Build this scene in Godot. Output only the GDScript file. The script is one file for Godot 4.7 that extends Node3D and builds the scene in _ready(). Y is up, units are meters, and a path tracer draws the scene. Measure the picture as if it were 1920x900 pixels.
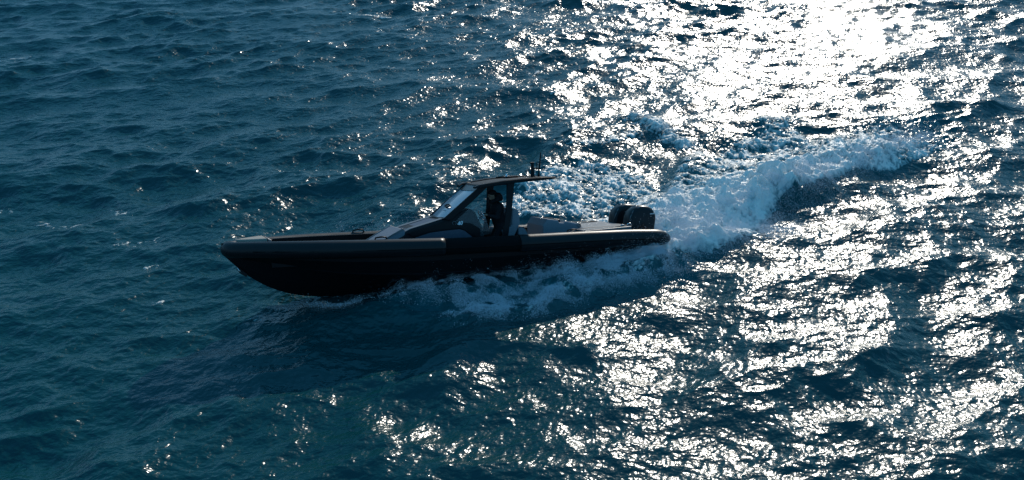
extends Node3D

# ---------------------------------------------------------------- helpers
const STEP := 0.05          # spacing of the wave field, metres
const FIELD := 1024         # samples of the wave field along each side
var rng := RandomNumberGenerator.new()

func fft2(re: PackedFloat64Array, im: PackedFloat64Array, n: int) -> Array:
	var bits := int(round(log(n) / log(2)))
	var rev := PackedInt32Array(); rev.resize(n)
	var tw := PackedFloat64Array(); tw.resize(n)
	for i in n:
		var r := 0
		for b in bits:
			if i & (1 << b): r |= 1 << (bits - 1 - b)
		rev[i] = r
	for i in n / 2:
		tw[2 * i] = cos(TAU * i / n); tw[2 * i + 1] = sin(TAU * i / n)
	var lr := PackedFloat64Array(); lr.resize(n)
	var li := PackedFloat64Array(); li.resize(n)
	for way in 2:
		var st := 1 if way == 0 else n
		var big := n if way == 0 else 1
		for line in n:
			var base := line * big
			for i in n:
				var s := base + rev[i] * st
				lr[i] = re[s]; li[i] = im[s]
			var h := 1
			while h < n:
				var step := n / (2 * h)
				for j in h:
					var wr := tw[2 * j * step]
					var wi := tw[2 * j * step + 1]
					var k := j
					while k < n:
						var q := k + h
						var xr := lr[q] * wr - li[q] * wi
						var xi := lr[q] * wi + li[q] * wr
						lr[q] = lr[k] - xr; li[q] = li[k] - xi
						lr[k] += xr; li[k] += xi
						k += 2 * h
				h *= 2
			for i in n:
				var s := base + i * st
				re[s] = lr[i]; im[s] = li[i]
	return [re, im]

# A random wind sea: [height, sideways x, sideways z], each n x n, tiling. peak = wavelength where it is cut at the long end.
func sea_field(n: int, size: float, cut: float, short_cut: float, towards: float, slope: float, aim: float) -> Array:
	var ar := PackedFloat64Array(); ar.resize(n * n)
	var ai := PackedFloat64Array(); ai.resize(n * n)
	var dk := TAU / size
	var lk := cut / TAU
	var total := 0.0
	for j in n:
		var kz := dk * (j if j < n / 2 else j - n)
		for i in n:
			var kx := dk * (i if i < n / 2 else i - n)
			var k2 := kx * kx + kz * kz
			if k2 < 1e-9: continue
			var k := sqrt(k2)
			if k > TAU / short_cut * 1.6: continue
			var c := cos(atan2(kz, kx) - towards)
			var spread := pow(absf(c), 2.0 * aim) * (1.0 if c > 0 else 0.35) + 0.10 + 0.25 * smoothstep(1.2, 8.0, k)
			var p := exp(-1.0 / (k2 * lk * lk)) / pow(k, 4.6) * spread * exp(-pow(k * short_cut / TAU, 2.0))
			var a := sqrt(p)
			var g := sqrt(-2.0 * log(maxf(rng.randf(), 1e-9)))
			var ph := TAU * rng.randf()
			ar[j * n + i] = a * g * cos(ph); ai[j * n + i] = a * g * sin(ph)
			total += p * k2
	var f := slope / sqrt(total)
	var br := PackedFloat64Array(); br.resize(n * n)
	var bi := PackedFloat64Array(); bi.resize(n * n)
	var cr := PackedFloat64Array(); cr.resize(n * n)
	var ci := PackedFloat64Array(); ci.resize(n * n)
	for j in n:
		var j2 := (n - j) % n
		var kz := dk * (j if j < n / 2 else j - n)
		for i in n:
			var a := j * n + i
			var b := j2 * n + (n - i) % n
			var hr := (ar[a] + ar[b]) * 0.7071 * f
			var hi := (ai[a] - ai[b]) * 0.7071 * f
			if hr == 0.0 and hi == 0.0: continue
			var kx := dk * (i if i < n / 2 else i - n)
			var ux := kx / sqrt(kx * kx + kz * kz)
			var uz := kz / sqrt(kx * kx + kz * kz)
			# H + i * (i ux H), packed: real part = height, imaginary part = sideways x
			br[a] = hr - ux * hr; bi[a] = hi - ux * hi
			# i uz H
			cr[a] = -uz * hi; ci[a] = uz * hr
	var one := fft2(br, bi, n)
	var two := fft2(cr, ci, n)
	return [one[0], one[1], two[0]]

# ---------------------------------------------------------------- the sea
var sea_h: PackedFloat64Array
var sea_x: PackedFloat64Array
var sea_z: PackedFloat64Array
const CHOP := 0.85

func ripple_normals(n: int, size: float, slope: float) -> ImageTexture:
	var f: PackedFloat64Array = sea_field(n, size, 0.3, 0.024, 1.0, slope, 0.5)[0]
	var im := Image.create(n, n, false, Image.FORMAT_RGB8)
	var d := n / (2.0 * size)
	for j in n:
		for i in n:
			var gx := (f[j * n + (i + 1) % n] - f[j * n + (i + n - 1) % n]) * d
			var gz := (f[((j + 1) % n) * n + i] - f[((j + n - 1) % n) * n + i]) * d
			var v := Vector3(-gx, gz, 1.0).normalized()
			im.set_pixel(i, j, Color(v.x * 0.5 + 0.5, v.y * 0.5 + 0.5, v.z * 0.5 + 0.5))
	return ImageTexture.create_from_image(im)

func axis(from: int, to: int, dense: Array) -> PackedInt32Array:
	# positions in steps: dense = [[until, step], ...] from the middle outwards, then growing
	var out: Array[int] = []
	for side in [-1, 1]:
		var p: int = from if side < 0 else to
		var grow := 4.0
		var segs: Array = dense[0 if side < 0 else 1]
		var here: Array[int] = []
		for s in segs:
			while p * side < s[0] * side:
				p += side * int(s[1]); here.append(p)
		while absi(p) < 70000:
			grow *= 1.22
			p += side * int(grow); here.append(p)
		if side < 0:
			here.reverse()
			out.append_array(here)
			for q in range(from, to + 1): out.append(q)
		else:
			out.append_array(here)
	return PackedInt32Array(out)

func build_sea() -> void:
	var f := sea_field(FIELD, FIELD * STEP, 5.2, 0.2, atan2(0.87, 0.5), 0.168, 1.5)
	sea_h = f[0]; sea_x = f[1]; sea_z = f[2]
	var xs := axis(-260, 360, [[[-480, 2], [-720, 3]], [[480, 2], [720, 3]]])
	var zs := axis(-800, -270, [[[-1100, 2], [-1440, 3]], [[-200, 2], [-100, 4]]])
	var nx := xs.size()
	var nz := zs.size()
	var pos := PackedVector3Array(); pos.resize(nx * nz)
	var uv := PackedVector2Array(); uv.resize(nx * nz)
	var col := PackedColorArray(); col.resize(nx * nz)
	boat_place = boat_pose()
	boat_inverse = boat_place.affine_inverse()
	build_maps()
	var lump := FastNoiseLite.new(); lump.seed = 21; lump.frequency = 1.1; lump.fractal_octaves = 4
	var fine := FastNoiseLite.new(); fine.seed = 22; fine.frequency = 5.0; fine.fractal_octaves = 3
	var shred := FastNoiseLite.new(); shred.seed = 25; shred.frequency = 11.0; shred.fractal_octaves = 2
	var lace := FastNoiseLite.new(); lace.seed = 23; lace.noise_type = FastNoiseLite.TYPE_CELLULAR; lace.frequency = 2.2
	lace.cellular_return_type = FastNoiseLite.RETURN_DISTANCE2_SUB; lace.domain_warp_enabled = true; lace.domain_warp_amplitude = 0.35; lace.domain_warp_frequency = 1.4
	var foam_rise := PackedFloat32Array(); foam_rise.resize(nx * nz); foam_rise.fill(-1.0)
	var foam_col := PackedColorArray(); foam_col.resize(nx * nz)
	var airy := Color(0.012, 0.11, 0.125)
	var deep := Color(0.0005, 0.045, 0.049)
	var mask := FIELD - 1
	var gust := FastNoiseLite.new(); gust.seed = 4; gust.frequency = 0.06; gust.fractal_octaves = 2
	var k := 0
	for j in nz:
		var zi := zs[j]
		var far_z := absi(zs[j] - zs[maxi(j - 1, 0)])
		for i in nx:
			var xi := xs[i]
			var x := xi * STEP
			var z := zi * STEP
			var gap := maxi(absi(xi - xs[maxi(i - 1, 0)]), far_z)
			var damp := 1.0 if gap <= 6 else 6.0 / gap
			damp *= 1.0 + 0.45 * gust.get_noise_2d(x, z)
			var s := (zi & mask) * FIELD + (xi & mask)
			uv[k] = Vector2(x, z)
			col[k] = deep
			if x > MAP_X and x < 18.8 and z > MAP_Z and z < -20.2:
				var foam := look_up(map_foam, x, z)
				var rise := look_up(map_rise, x, z)
				var air := look_up(map_air, x, z)
				damp *= 1.0 - look_up(map_calm, x, z)
				if air > 0.003: col[k] = deep.lerp(airy, minf(1.0, air * (0.75 + 0.6 * lump.get_noise_2d(x * 1.7 + 40, z * 1.7))))
				if foam > 0.02 or rise > 0.02:
					var b := lump.get_noise_2d(x, z)
					rise *= 1.0 + (0.35 + 0.35 * smoothstep(3.0, 6.0, x)) * b
					var churn := look_up(map_churn, x, z)
					if churn > 0.02: rise += churn * (0.07 * fine.get_noise_2d(x * 0.6 + 9, z * 0.6) + 0.035 * shred.get_noise_2d(x * 0.7, z * 0.7 + 5))
					if foam > 0.02:
						var g := fine.get_noise_2d(x, z)
						var web := lace.get_noise_2d(x, z) + 1.0
						var torn := shred.get_noise_2d(x, z)
						var thick := foam * 1.8 - 0.8 + (0.35 + 0.3 * smoothstep(0.3, 0.6, foam)) * b + 0.5 * g + 0.4 * torn + 0.55 * (0.22 - web) * (1.3 - foam)
						var billow := maxf(0.0, foam - 0.45) * (0.26 * absf(b) + 0.16 * (0.5 - absf(g)) + 0.05 * torn)
						foam_rise[k] = clampf(thick * 0.09, -0.05, 0.03) + (billow if thick > 0.0 else 0.0)
						var w := smoothstep(0.0, 0.6, thick)
						foam_col[k] = Color(0.13, 0.24, 0.25).lerp(Color(0.94, 0.86, 0.78), w)
				pos[k] = Vector3(x + CHOP * damp * sea_x[s], damp * sea_h[s] + rise, z + CHOP * damp * sea_z[s])
				if x < 6.0 and x > -9.0 and z > -31.0 and in_hull(pos[k]):
					pos[k].y -= 1.6
					foam_rise[k] = -1.0
			else:
				pos[k] = Vector3(x + CHOP * damp * sea_x[s], damp * sea_h[s], z + CHOP * damp * sea_z[s])
			k += 1
	var nor := grid_normals(pos, nx, nz)
	var idx := PackedInt32Array(); idx.resize((nx - 1) * (nz - 1) * 6)
	k = 0
	for j in nz - 1:
		for i in nx - 1:
			var a := j * nx + i
			idx[k] = a; idx[k + 1] = a + 1; idx[k + 2] = a + nx
			idx[k + 3] = a + 1; idx[k + 4] = a + nx + 1; idx[k + 5] = a + nx
			k += 6
	var m := StandardMaterial3D.new()
	m.vertex_color_use_as_albedo = true
	m.roughness = 0.235
	m.metallic_specular = 0.36
	m.normal_enabled = true
	m.normal_texture = ripple_normals(512, 2.9, 0.118)
	m.normal_scale = 1.0
	m.uv1_scale = Vector3(1 / 2.9, 1 / 2.9, 1)
	var o := MeshInstance3D.new()
	o.name = "sea"
	o.mesh = grid_mesh(pos, nor, uv, col, idx)
	o.material_override = m
	add_child(o, true)
	o.set_meta("kind", "structure")
	o.set_meta("category", "sea")
	o.set_meta("label", "dark blue-green open sea with short choppy wind waves")

	build_foam(pos, foam_rise, foam_col, nx, nz)

# foam: where it is thick enough, the sea's own grid again, raised; it dips under the water at its edges
func build_foam(pos: PackedVector3Array, rise: PackedFloat32Array, tint: PackedColorArray, nx: int, nz: int) -> void:
	var number := PackedInt32Array(); number.resize(nx * nz)
	var up := pos.duplicate()
	for i in nx * nz:
		if rise[i] > -0.9: up[i].y += rise[i]
		else: up[i].y -= 0.05
	var nor := grid_normals(up, nx, nz)
	var fp := PackedVector3Array()
	var fn := PackedVector3Array()
	var fu := PackedVector2Array()
	var fc := PackedColorArray()
	var idx := PackedInt32Array()
	for j in nz - 1:
		for i in nx - 1:
			var a := j * nx + i
			var q := [a, a + 1, a + nx, a + nx + 1]
			var most := -1.0
			var least := 1.0
			for v in q:
				most = maxf(most, rise[v]); least = minf(least, rise[v])
			if most <= 0.0 or least < -0.9: continue
			for v in q:
				if number[v] == 0:
					fp.append(up[v]); fn.append(nor[v]); fu.append(Vector2(pos[v].x, pos[v].z)); fc.append(tint[v])
					number[v] = fp.size()
			idx.append_array([number[a] - 1, number[a + 1] - 1, number[a + nx] - 1, number[a + 1] - 1, number[a + nx + 1] - 1, number[a + nx] - 1])
	var m := grained(Color(1, 1, 1), 0.5, 0.4, 3.0, 0.15, 41, 0.5)
	m.backlight_enabled = true
	m.backlight = Color(0.4, 0.4, 0.4)
	m.vertex_color_use_as_albedo = true
	var o := MeshInstance3D.new()
	o.name = "wake_foam"
	o.mesh = grid_mesh(fp, fn, fu, fc, idx)
	o.material_override = m
	add_child(o, true)
	tag(o, "white churned foam of the boat's wake and small whitecaps on the water", "foam", "", "stuff")

func grid_normals(pos: PackedVector3Array, nx: int, nz: int) -> PackedVector3Array:
	var nor := PackedVector3Array(); nor.resize(nx * nz)
	for j in nz:
		var up := maxi(j - 1, 0) * nx
		var down := mini(j + 1, nz - 1) * nx
		for i in nx:
			var dx := pos[j * nx + mini(i + 1, nx - 1)] - pos[j * nx + maxi(i - 1, 0)]
			var dz := pos[down + i] - pos[up + i]
			nor[j * nx + i] = dz.cross(dx).normalized()
	return nor

func grid_mesh(pos, nor, uv, col, idx) -> ArrayMesh:
	var arr := []; arr.resize(Mesh.ARRAY_MAX)
	arr[Mesh.ARRAY_VERTEX] = pos; arr[Mesh.ARRAY_NORMAL] = nor
	arr[Mesh.ARRAY_TEX_UV] = uv; arr[Mesh.ARRAY_COLOR] = col; arr[Mesh.ARRAY_INDEX] = idx
	var me := ArrayMesh.new()
	me.add_surface_from_arrays(Mesh.PRIMITIVE_TRIANGLES, arr)
	return me

# ---------------------------------------------------------------- mesh helpers
# Boat axes: x forward from the stern, y up from the keel, p to port. Godot's z is starboard, so p = -z.
func V(x: float, y: float, p: float) -> Vector3:
	return Vector3(x, y, -p)

func mat(c: Color, rough: float, spec := 0.5, metal := 0.0) -> StandardMaterial3D:
	var m := StandardMaterial3D.new()
	m.albedo_color = c.linear_to_srgb()
	m.roughness = rough; m.metallic_specular = spec; m.metallic = metal
	return m

# a material with a fine computed grain: colour mottling and relief
func grained(c: Color, rough: float, size: float, relief: float, vary: float, noise_seed: int, spec := 0.5) -> StandardMaterial3D:
	var m := mat(Color.WHITE, rough, spec)
	var n := FastNoiseLite.new(); n.seed = noise_seed; n.frequency = 0.03; n.fractal_octaves = 4
	var im := Image.create(128, 128, false, Image.FORMAT_RGB8)
	var hm := Image.create(128, 128, false, Image.FORMAT_RGBF)
	for y in 128:
		for x in 128:
			var a := TAU * x / 128.0
			var b := TAU * y / 128.0
			var v := n.get_noise_3d(40 * cos(a) + 90, 40 * sin(a), 40 * cos(b)) + 0.5 * n.get_noise_3d(40 * sin(b), 40 * cos(b) + 50, 40 * sin(a) + 200)
			var q := maxf(0.1, 1.0 + vary * v)
			im.set_pixel(x, y, Color(c.r * q, c.g * q, c.b * q).linear_to_srgb())
			hm.set_pixel(x, y, Color(0.5 + 0.5 * v, 0.5 + 0.5 * v, 0.5 + 0.5 * v))
	m.albedo_texture = ImageTexture.create_from_image(im)
	if relief > 0.0:
		m.heightmap_enabled = true
		m.heightmap_texture = ImageTexture.create_from_image(hm)
		m.heightmap_scale = relief
	m.uv1_triplanar = true
	m.uv1_scale = Vector3.ONE / size
	return m

# adds closed or open triangles to st, turned so that they face outwards
func put(st: SurfaceTool, tris: PackedVector3Array, group: int) -> void:
	var mid := Vector3.ZERO
	for v in tris: mid += v
	mid /= maxf(1, tris.size())
	var vol := 0.0
	for i in range(0, tris.size(), 3):
		vol += (tris[i] - mid).dot((tris[i + 1] - mid).cross(tris[i + 2] - mid))
	st.set_smooth_group(group)
	for i in range(0, tris.size(), 3):
		st.add_vertex(tris[i])
		if vol > 0.0:
			st.add_vertex(tris[i + 2]); st.add_vertex(tris[i + 1])
		else:
			st.add_vertex(tris[i + 1]); st.add_vertex(tris[i + 2])

func begin() -> SurfaceTool:
	var st := SurfaceTool.new(); st.begin(Mesh.PRIMITIVE_TRIANGLES)
	return st

func obj(called: String, st: SurfaceTool, m: Material, parent: Node = self) -> MeshInstance3D:
	st.index()
	st.generate_normals()
	var o := MeshInstance3D.new()
	o.name = called
	o.mesh = st.commit()
	o.material_override = m
	parent.add_child(o, true)
	return o

func loft(st: SurfaceTool, rings: Array, closed: bool, caps: bool, group := 0) -> void:
	var t := PackedVector3Array()
	for r in rings.size() - 1:
		var a: PackedVector3Array = rings[r]
		var b: PackedVector3Array = rings[r + 1]
		var n := a.size()
		for i in (n if closed else n - 1):
			var j := (i + 1) % n
			t.append_array([a[i], a[j], b[i], a[j], b[j], b[i]])
	if caps:
		for e in [0, rings.size() - 1]:
			var a: PackedVector3Array = rings[e]
			var c := Vector3.ZERO
			for v in a: c += v
			c /= a.size()
			for i in a.size():
				var j := (i + 1) % a.size()
				if e == 0: t.append_array([c, a[j], a[i]])
				else: t.append_array([c, a[i], a[j]])
	put(st, t, group)

# a round bar along points with a radius at each
func bar(st: SurfaceTool, pts: Array, radii: Array, sides := 12, group := 0) -> void:
	var rings := []
	var side := Vector3.ZERO
	for i in pts.size():
		var d: Vector3 = (pts[mini(i + 1, pts.size() - 1)] - pts[maxi(i - 1, 0)]).normalized()
		if side == Vector3.ZERO:
			side = d.cross(Vector3.UP if absf(d.y) < 0.9 else Vector3.RIGHT).normalized()
		side = (side - d * side.dot(d)).normalized()
		var up := side.cross(d)
		var ring := PackedVector3Array()
		for k in sides:
			var a := TAU * k / sides
			ring.append(pts[i] + (side * cos(a) + up * sin(a)) * radii[i])
		rings.append(ring)
	loft(st, rings, true, true, group)

# a slab: an outline in the boat's x and y, from p0 to p1 across, with a rounded rim of radius b in `segs` steps
func slab(st: SurfaceTool, outline: Array, p0: float, p1: float, b := 0.015, segs := 2) -> void:
	var poly := PackedVector2Array()
	for v in outline: poly.append(Vector2(v[0], v[1]))
	panel(st, poly, b, segs, p0, p1, func(q: Vector2, d: float): return V(q.x, q.y, d))

# the same with an outline in x and p, from height y0 to y1
func plate(st: SurfaceTool, outline: Array, y0: float, y1: float, b := 0.012, segs := 2) -> void:
	var poly := PackedVector2Array()
	for v in outline: poly.append(Vector2(v[0], v[1]))
	panel(st, poly, b, segs, y0, y1, func(q: Vector2, d: float): return V(q.x, d, q.y))

func panel(st: SurfaceTool, poly: PackedVector2Array, b: float, segs: int, d0: float, d1: float, place: Callable) -> void:
	var n := poly.size()
	var area := 0.0
	for i in n: area += poly[i].cross(poly[(i + 1) % n])
	var inward := PackedVector2Array()
	for i in n:
		var e0 := (poly[i] - poly[(i + n - 1) % n]).normalized()
		var e1 := (poly[(i + 1) % n] - poly[i]).normalized()
		var n0 := Vector2(-e0.y, e0.x) * signf(area)
		var n1 := Vector2(-e1.y, e1.x) * signf(area)
		var m := n0 + n1
		inward.append(m / maxf(0.5, 1.0 + n0.dot(n1)))
	var t := PackedVector3Array()
	var rings := []
	var levels := []
	for s in segs + 1:
		var a := PI / 2 * s / segs
		levels.append([b * (1 - sin(a)), d0 + b * (1 - cos(a)) * signf(d1 - d0)])
	for s in segs + 1:
		var a := PI / 2 * (segs - s) / segs
		levels.append([b * (1 - sin(a)), d1 - b * (1 - cos(a)) * signf(d1 - d0)])
	for l in levels:
		var ring := PackedVector3Array()
		for i in n: ring.append(place.call(poly[i] + inward[i] * l[0], l[1]))
		rings.append(ring)
	for r in rings.size() - 1:
		for i in n:
			var j := (i + 1) % n
			t.append_array([rings[r][i], rings[r][j], rings[r + 1][i], rings[r][j], rings[r + 1][j], rings[r + 1][i]])
	var flat := PackedVector2Array()
	for i in n: flat.append(poly[i] + inward[i] * b)
	var tri := Geometry2D.triangulate_polygon(flat)
	var first: PackedVector3Array = rings[0]
	var last: PackedVector3Array = rings[-1]
	# caps have to be turned the same way as the rim: find it from the first rim edge
	for k in range(0, tri.size(), 3):
		var ccw := (flat[tri[k + 1]] - flat[tri[k]]).cross(flat[tri[k + 2]] - flat[tri[k]]) * area > 0.0
		var i0 := tri[k]
		var i1 := tri[k + 1] if ccw else tri[k + 2]
		var i2 := tri[k + 2] if ccw else tri[k + 1]
		t.append_array([first[i0], first[i2], first[i1], last[i0], last[i1], last[i2]])
	put(st, t, -1)

func rounded(x0: float, y0: float, x1: float, y1: float, r: float, n := 4) -> Array:
	var out := []
	for c in [[x1 - r, y1 - r, 0.0], [x0 + r, y1 - r, 0.5], [x0 + r, y0 + r, 1.0], [x1 - r, y0 + r, 1.5]]:
		for k in n + 1:
			var a: float = PI * (c[2] + 0.5 * k / n)
			out.append([c[0] + r * cos(a), c[1] + r * sin(a)])
	return out

func smooth_outline(pts: Array, steps := 4) -> Array:
	# a closed Catmull-Rom curve through the points
	var out := []
	var n := pts.size()
	for i in n:
		var a := Vector2(pts[(i + n - 1) % n][0], pts[(i + n - 1) % n][1])
		var b := Vector2(pts[i][0], pts[i][1])
		var c := Vector2(pts[(i + 1) % n][0], pts[(i + 1) % n][1])
		var d := Vector2(pts[(i + 2) % n][0], pts[(i + 2) % n][1])
		for s in steps:
			var q := b.cubic_interpolate(c, a, d, float(s) / steps)
			out.append([q.x, q.y])
	return out

func curve(x: float, keys: Array) -> float:
	for i in keys.size() - 1:
		if x <= keys[i + 1][0]:
			var t := clampf((x - keys[i][0]) / (keys[i + 1][0] - keys[i][0]), 0.0, 1.0)
			var a: float = keys[maxi(i - 1, 0)][1]
			var d: float = keys[mini(i + 2, keys.size() - 1)][1]
			return lerpf(lerpf(keys[i][1], keys[i + 1][1], t), cubic_interpolate(keys[i][1], keys[i + 1][1], a, d, t), 0.5)
	return keys[-1][1]

func root_at(called: String, where: Transform3D) -> Node3D:
	var o := Node3D.new(); o.name = called
	add_child(o, true)
	o.transform = where
	return o

func tag(o: Node, label: String, category := "", group := "", kind := "") -> void:
	if label: o.set_meta("label", label)
	if category: o.set_meta("category", category)
	if group: o.set_meta("group", group)
	if kind: o.set_meta("kind", kind)

# ---------------------------------------------------------------- the boat
const BOAT_AT := Vector3(3.85, -0.56, -26.17)
var boat_place: Transform3D

func boat_pose() -> Transform3D:
	# bow 21 degrees towards us off the beam, trimmed 3 degrees by the stern, heeled 17 degrees to starboard in its turn
	var psi := deg_to_rad(21.43)
	var tau := deg_to_rad(3.28)
	var phi := deg_to_rad(17.13)
	var f := Vector3(-cos(psi), 0, sin(psi))
	var port := -f.cross(Vector3.UP)
	var f2 := f * cos(tau) + Vector3.UP * sin(tau)
	var u2 := f2.cross(port) * -1.0
	if u2.y < 0: u2 = -u2
	var p3 := port * cos(phi) + u2 * sin(phi)
	var u3 := u2 * cos(phi) - port * sin(phi)
	return Transform3D(Basis(f2, u3, -p3), BOAT_AT)

const KEEL := [[0.0, 0.0], [8.4, 0.0], [8.83, 0.01], [9.37, 0.05], [9.77, 0.11], [10.16, 0.22], [10.42, 0.33], [10.67, 0.46], [10.91, 0.62], [11.13, 0.79], [11.25, 0.9], [11.41, 1.08], [11.56, 1.24], [11.7, 1.38]]
const CHINE_P := [[0.0, 1.14], [6.0, 1.14], [7.0, 1.1], [8.0, 1.0], [8.8, 0.87], [9.4, 0.73], [9.8, 0.61], [10.2, 0.47], [10.6, 0.33], [11.0, 0.18], [11.3, 0.08], [11.55, 0.03], [11.7, 0.01]]
const CHINE_Y := [[0.0, 0.42], [5.0, 0.43], [7.0, 0.5], [8.8, 0.68], [9.8, 0.87], [10.6, 1.06], [11.3, 1.24], [11.7, 1.39]]
const TUBE_P := [[0.0, 1.40], [4.0, 1.42], [6.5, 1.41], [7.4, 1.37], [8.2, 1.29], [8.8, 1.2], [9.4, 1.07], [9.8, 0.96], [10.2, 0.82], [10.6, 0.66], [11.0, 0.46], [11.25, 0.3], [11.43, 0.16], [11.53, 0.0]]
const TUBE_TOP := [[0.0, 1.02], [0.43, 1.06], [1.24, 1.13], [2.5, 1.2], [4.44, 1.285], [6.44, 1.385], [7.42, 1.45], [8.44, 1.51], [9.5, 1.575], [10.7, 1.645], [11.2, 1.665], [11.53, 1.67]]

func tube_path(from: float, to: float, steps: int, side: float, r: float) -> Array:
	var pts := []
	for i in steps + 1:
		var x := lerpf(from, to, float(i) / steps)
		pts.append(V(x, curve(x, TUBE_TOP) - r, side * curve(x, TUBE_P)))
	return pts

func build_boat() -> void:
	boat_place = boat_pose()
	var boat := root_at("motorboat", boat_place)
	tag(boat, "long black rigid inflatable speedboat with a windshield and hardtop, heeling as it turns", "motorboat")
	var hull_m := grained(Color(0.005, 0.0055, 0.0065), 0.4, 0.6, 0.0, 0.25, 3, 0.25)
	var tube_m := grained(Color(0.009, 0.009, 0.01), 0.38, 0.5, 0.06, 0.25, 5, 0.36)
	var insert_m := grained(Color(0.007, 0.0075, 0.008), 0.8, 0.3, 0.08, 0.3, 6, 0.15)
	var liner_m := grained(Color(0.012, 0.013, 0.015), 0.5, 0.5, 0.03, 0.3, 8, 0.3)
	var black_m := mat(Color(0.008, 0.008, 0.009), 0.4, 0.28)
	var grey_m := grained(Color(0.06, 0.07, 0.1), 0.45, 0.4, 0.02, 0.2, 9)  # grey gelcoat, the blue of the sky it reflects mixed into the colour
	var pale_m := grained(Color(0.14, 0.14, 0.145), 0.42, 0.4, 0.01, 0.15, 10)
	var cushion_m := grained(Color(0.19, 0.205, 0.23), 0.7, 0.12, 0.1, 0.25, 11, 0.3)
	var teak_m := grained(Color(0.2, 0.14, 0.1), 0.65, 0.25, 0.05, 0.4, 12)
	var beige_m := grained(Color(0.3, 0.26, 0.21), 0.7, 0.25, 0.05, 0.3, 13)
	var metal_m := mat(Color(0.55, 0.55, 0.56), 0.25, 0.5, 1.0)
	var st := begin()
	# hull with an open cockpit: one closed ring of points at each station
	var xs := [0.86, 2.0, 3.4, 5.0, 6.4, 7.2, 7.9, 8.4, 8.83, 9.1, 9.37, 9.57, 9.77, 9.97, 10.16, 10.3, 10.42, 10.55, 10.58, 10.67, 10.79, 10.91, 11.02, 11.13, 11.25, 11.41, 11.56, 11.66]
	var rings := []
	for x in xs:
		var top := curve(x, TUBE_TOP)
		var tp := maxf(0.012, curve(x, TUBE_P))
		var cp := minf(maxf(0.01, curve(x, CHINE_P)), tp)
		var cy := maxf(curve(x, CHINE_Y), curve(x, KEEL) + 0.01)
		var sole := 0.56 if x < 6.0 else lerpf(0.56, 0.95, clampf((x - 6.0) / 2.0, 0, 1))
		if x > 10.56: sole = top - 0.1
		var rim := maxf(0.01, tp - 0.16)
		var half := [Vector2(0, curve(x, KEEL)), Vector2(cp * 0.52, lerpf(curve(x, KEEL), cy, 0.46)), Vector2(cp * 0.55, lerpf(curve(x, KEEL), cy, 0.5)), Vector2(cp - 0.003, cy - 0.02), Vector2(cp + minf(0.04, tp * 0.1), cy + 0.01), Vector2(lerpf(cp, tp, 0.75), lerpf(cy, top - 0.34, 0.6)), Vector2(maxf(0.011, tp - 0.05), maxf(cy + 0.02, top - 0.34)), Vector2(rim, top - 0.05), Vector2(maxf(0.008, rim - 0.09), top - 0.055), Vector2(maxf(0.006, rim - 0.12), minf(sole, top - 0.07))]
		var ring := PackedVector3Array()
		for k in half.size(): ring.append(V(x, half[k].y, half[k].x))
		ring.append(V(x, minf(sole, top - 0.07), 0))
		for k in range(half.size() - 1, 0, -1): ring.append(V(x, half[k].y, -half[k].x))
		rings.append(ring)
	loft(st, rings, true, true, -1)
	obj("hull", st, hull_m, boat)
	# tubes: the bow section runs round the nose, then a dull black insert and the aft section on each side
	st = begin()
	var port_pts := tube_path(6.46, 11.40, 44, 1, 0.225)
	var star_pts := tube_path(6.46, 11.40, 44, -1, 0.225)
	star_pts.reverse()
	var nose := [V(11.46, 1.452, 0.1), V(11.495, 1.455, 0.04), V(11.495, 1.455, -0.04), V(11.46, 1.452, -0.1)]
	var pts: Array = port_pts + nose + star_pts
	var rad := []
	for v in pts:
		rad.append(0.225 - 0.025 * smoothstep(9.0, 11.4, v.x))
	bar(st, pts, rad, 24)
	obj("inflatable_tube", st, tube_m, boat)
	for s in [1, -1]:
		st = begin()
		bar(st, tube_path(4.45, 6.455, 10, s, 0.222), range(11).map(func(_i): return 0.208), 24)
		obj("tube_insert", st, insert_m, boat)
		st = begin()
		var path := tube_path(0.55, 4.445, 14, s, 0.225)
		path.reverse()
		var r := range(15).map(func(_i): return 0.225)
		for e in [[0.42, 0.221, 0.0], [0.3, 0.205, 0.004], [0.2, 0.18, 0.01], [0.11, 0.145, 0.018], [0.05, 0.1, 0.024], [0.015, 0.055, 0.03], [0.0, 0.01, 0.03]]:
			path.append(V(e[0], curve(e[0], TUBE_TOP) - 0.225 - e[2], s * 1.40)); r.append(e[1])
		bar(st, path, r, 24)
		obj("inflatable_tube", st, tube_m, boat)
		# rubbing strake along the tube's outside
		st = begin()
		var line := []
		for i in 41:
			var x := lerpf(0.6, 11.0, i / 40.0)
			line.append(V(x, curve(x, TUBE_TOP) - 0.25, s * (curve(x, TUBE_P) + 0.205)))
		bar(st, line, range(41).map(func(_i): return 0.022), 8)
		obj("rubbing_strake", st, insert_m, boat)
		# grab handles on top of the tube
		for x in [8.0, 2.9]:
			st = begin()
			var ty: float = curve(x, TUBE_TOP)
			var tp: float = s * (curve(x, TUBE_P) - 0.06)
			bar(st, [V(x - 0.16, ty - 0.03, tp), V(x - 0.13, ty + 0.04, tp), V(x, ty + 0.055, tp), V(x + 0.13, ty + 0.045, tp), V(x + 0.16, ty - 0.03, tp)], [0.02, 0.02, 0.022, 0.02, 0.02], 8)
			obj("grab_handle", st, black_m, boat)
		# chine rail under water light: a moulded spray rail
		st = begin()
		line = []
		for i in 25:
			var x := lerpf(0.9, 10.6, i / 24.0)
			line.append(V(x, curve(x, CHINE_Y) + 0.0, s * (curve(x, CHINE_P) + 0.02)))
		bar(st, line, range(25).map(func(i): return 0.03 if i < 22 else 0.015), 6, -1)
		obj("spray_rail", st, hull_m, boat)
	# nose deck, stem fittings
	st = begin()
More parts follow.
